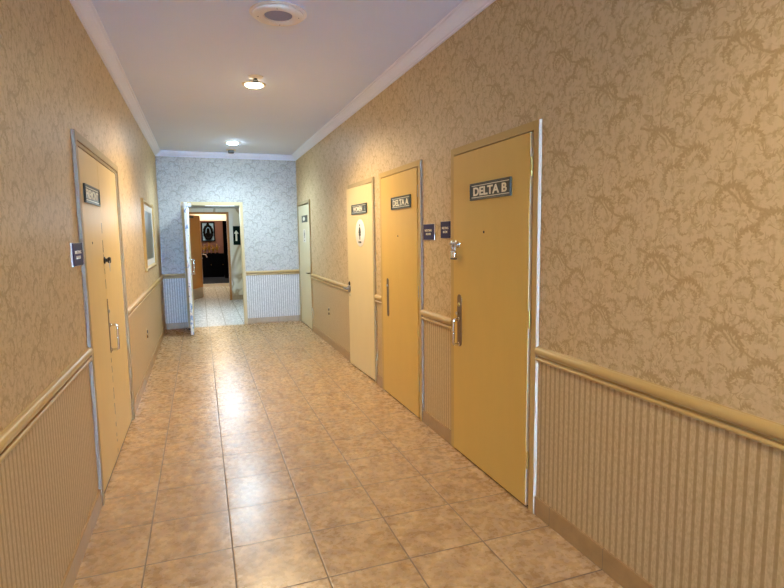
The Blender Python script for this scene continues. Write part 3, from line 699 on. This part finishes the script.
# dark room
b = BM(); bx(b, VX0 - .1, VX1 + .1, Y3 + .06, Y4, -.1, .085); struct('floor', b, M['navy'], 'dark navy carpet of the farthest room', 'floor')
b = BM(); bx(b, VX0 - .1, VX1 + .1, Y4, Y4 + .1, 0, 2.8); struct('wall_end', b, M['rust'], 'rust brown back wall of the farthest dark room', 'wall')
b = BM(); bx(b, 1.38, VX1, 19.6, 19.7, .085, 2.7); struct('wall_dark', b, M['lacquer'], 'black partition at the right of the farthest dark room', 'wall')
s = thing('sideboard', 'black lacquered sideboard in the farthest dark room', 'sideboard', (.80, 20.55, .085))
b = BM(); bx(b, -.62, .62, -.28, .28, .06, .80, .006); obj('body', b, M['lacquer'], s)
b = BM(); bx(b, -.65, .65, -.30, .30, .80, .845, .01); obj('top', b, M['lacquer'], s)
b = BM(); bx(b, -.58, .58, -.25, .25, 0, .06); obj('plinth', b, M['lacquer'], s)
for k in (-1, 0, 1):
    b = BM(); bx(b, k * .405 - .19, k * .405 + .19, -.292, -.281, .10, .76, .004); dd = obj('cabinet_door', b, M['lacquer'], s)
    b = BM(); lathe(b, [(0, 0), (.008, 0), (.012, .018), (.008, .026), (0, .027)], (0, 0, 0), 12, Matrix.Translation((k * .405 + .15, -.292, .45)) @ Matrix.Rotation(PI / 2, 4, 'X')); obj('knob', b, M['goldfig'], dd, True)
r = thing('wall_mirror', 'pale mirror with ornate dark arch carving above the sideboard', 'mirror', (.915, Y4, 1.73), END)
b = BM()
for (x0, x1, y0, y1) in ((-.24, -.20, -.36, .36), (.20, .24, -.36, .36), (-.20, .20, .32, .36), (-.20, .20, -.36, -.32)): bx(b, x0, x1, y0, y1, 0, .05, .008)
obj('mirror_frame', b, M['lacquer'], r)
b = BM(); bx(b, -.20, .20, -.32, .32, .004, .012); obj('mirror_glass', b, M['mirror'], r)
b = BM()
tube(b, [(.135 * math.cos(t), -.02 + .24 * math.sin(t), .03) for t in [k * 2 * PI / 32 for k in range(33)]], .045, 10, False)
for t in [k * 2 * PI / 14 for k in range(14)]: lathe(b, [(0, -.03), (.02, -.02), (.03, 0), (.02, .02), (0, .03)], (.165 * math.cos(t), -.02 + .265 * math.sin(t), .04), 10)
lathe(b, [(0, -.02), (.04, -.01), (.055, .01), (.03, .03), (0, .04)], (0, .27, .035), 14)
poly(b, [(-.10, -.30), (.10, -.30), (.12, -.14), (.06, -.02), (.05, .10), (0, .16), (-.05, .10), (-.06, -.02), (-.12, -.14)], .012, .03)
obj('carved_arch', b, M['lacquer'], r, True)
# gilded ornaments crowding the sideboard top
random.seed(11)
spots = [(-.50, .05), (-.36, -.08), (-.22, .04), (-.09, -.10), (.05, .05), (.18, -.07), (.32, .06)]
WHERE = ['at the left end', 'second from the left end', 'third from the left end', 'in the middle', 'just right of the middle', 'second from the right end', 'at the right end']
for i, (x, y) in enumerate(spots):
    h = [.38, .30, .42, .34, .40, .30, .36][i]; q = [.06, .07, .055, .07, .06, .065, .06][i]
    o = thing('gold_ornament', 'small gilded ornament %s of the row on the black sideboard' % WHERE[i], 'ornament', (.86 + x, 20.50 + y, .93), None, 'gilded ornaments on the sideboard')
    b = BM(); lathe(b, [(0, 0), (q * .9, 0), (q * .9, .02), (q * .5, .04), (0, .04)], (0, 0, 0), 16); obj('base', b, M['lacquer'], o, True)
    b = BM(); lathe(b, [(0, .04), (q * .4, .04), (q * .25, h * .25), (q * .95, h * .45), (q, h * .58), (q * .5, h * .74), (q * .3, h * .80), (q * .45, h * .90), (q * .2, h), (0, h)], (0, 0, 0), 14); obj('body', b, M['goldfig'], o, True)
    for sg in (1, -1):
        b = BM(); tube(b, [(sg * q * .9, 0, h * .5), (sg * q * 1.5, 0, h * .66), (sg * q * 1.1, 0, h * .78)], q * .14, 8); obj('handle', b, M['goldfig'], o, True)
r = thing('exit_sign', 'dark green sign with a white upward arrow on the marble wall', 'sign', (1.555, Y2, 1.555), END)
b = BM(); bx(b, -.185, .185, -.225, .225, 0, .03, .006); obj('sign_panel', b, M['exitgreen'], r)
b = BM(); poly(b, [(-.135, -.13), (-.095, -.13), (-.095, .045), (-.060, .045), (-.115, .125), (-.170, .045), (-.135, .045)], .03, .033); obj('arrow', b, M['letter'], r)
b = BM(); poly(b, [(.00, .02), (.05, .06), (.10, .04), (.13, .08), (.14, .03), (.10, -.01), (.12, -.10), (.09, -.10), (.07, -.03), (.03, -.10), (.0, -.10), (.04, 0)], .03, .033); lathe(b, [(0, 0), (.022, 0), (.022, .003), (0, .003)], (.085, .105, .03), 14); obj('pictogram', b, M['letter'], r)
# lamps of the rooms beyond
def panel(label, x, y, z, sx, sy, mat, energy, colr, kind='AREA'):
    r = thing('ceiling_light', label, 'ceiling light', (x, y, z), UP)
    b = BM()
    for (x0, x1, y0, y1) in ((-sx, -sx + .02, -sy, sy), (sx - .02, sx, -sy, sy), (-sx + .02, sx - .02, -sy, -sy + .02), (-sx + .02, sx - .02, sy - .02, sy)): bx(b, x0, x1, y0, y1, 0, .05, .004)
    obj('housing', b, M['white'], r); b = BM(); bx(b, -sx + .02, sx - .02, -sy + .02, sy - .02, .006, .046); obj('diffuser', b, mat, r)
    la = bpy.data.lights.new('lamp', kind)
    if kind == 'AREA': la.shape = 'RECTANGLE'; la.size = 2 * sx - .05; la.size_y = 2 * sy - .05
    else: la.shadow_soft_size = .28
    la.energy = energy; la.color = colr
    lo = bpy.data.objects.new('lamp', la); COL.objects.link(lo); lo.parent = r; lo.location = (0, 0, .052 if kind == 'AREA' else .19); lo.rotation_euler = (PI, 0, 0)
panel('cool ceiling panel light hidden above the vestibule doorway', 1.03, 10.9, 2.2, .30, .60, M['tube'], 56, (.62, .83, 1.0), 'POINT')
panel('warm ceiling light of the room beyond the brown door', 1.0, 16.9, 2.7, .30, .22, M['dimwarm'], 16, (1, .80, .55))
panel('dim ceiling light of the farthest dark room', .8, 20.1, 2.7, .12, .12, M['dimwarm'], 26, (1, .78, .58))

# ------------------------------------------------------------------ daylight through the window behind the camera
wd = bpy.data.worlds.new('World'); S.world = wd; wd.use_nodes = True
bg = wd.node_tree.nodes['Background']; bg.inputs[0].default_value = (.28, .57, 1.0, 1); bg.inputs[1].default_value = 170.0
pl = bpy.data.lights.new('window portal', 'AREA'); pl.shape = 'RECTANGLE'; pl.size = 1.7; pl.size_y = 2.05; pl.cycles.is_portal = True
po = bpy.data.objects.new('window_portal', pl); COL.objects.link(po); po.location = (1.125, YB - .18, 1.3); po.rotation_euler = (PI / 2, 0, PI)
po['kind'] = 'helper'

# ------------------------------------------------------------------ camera, solved from the photograph's vanishing points
cd = bpy.data.cameras.new('camera'); cam = bpy.data.objects.new('camera', cd); COL.objects.link(cam)
R_ = Vector((0.94094928, -0.33825667, -0.01403113)); U_ = Vector((0.05057543, 0.09946711, 0.99375471)); F_ = Vector((0.33474853, 0.93578241, -0.11070098))
cam.matrix_world = Matrix(((R_.x, U_.x, -F_.x, .6148), (R_.y, U_.y, -F_.y, 0), (R_.z, U_.z, -F_.z, 1.5187), (0, 0, 0, 1)))
cd.sensor_fit = 'HORIZONTAL'; cd.sensor_width = 36; cd.lens = 531.2918 / 784 * 36; cd.clip_start = .02
S.camera = cam
vs = S.view_settings; S.display_settings.display_device = 'sRGB'
vs.view_transform = 'Standard'; vs.look = 'None'; vs.exposure = 0.0; vs.gamma = 1; vs.use_curve_mapping = False
cy = S.cycles
cy.use_denoising = True; cy.max_bounces = 10; cy.diffuse_bounces = 6; cy.glossy_bounces = 4; cy.transparent_max_bounces = 8; cy.sample_clamp_indirect = 6
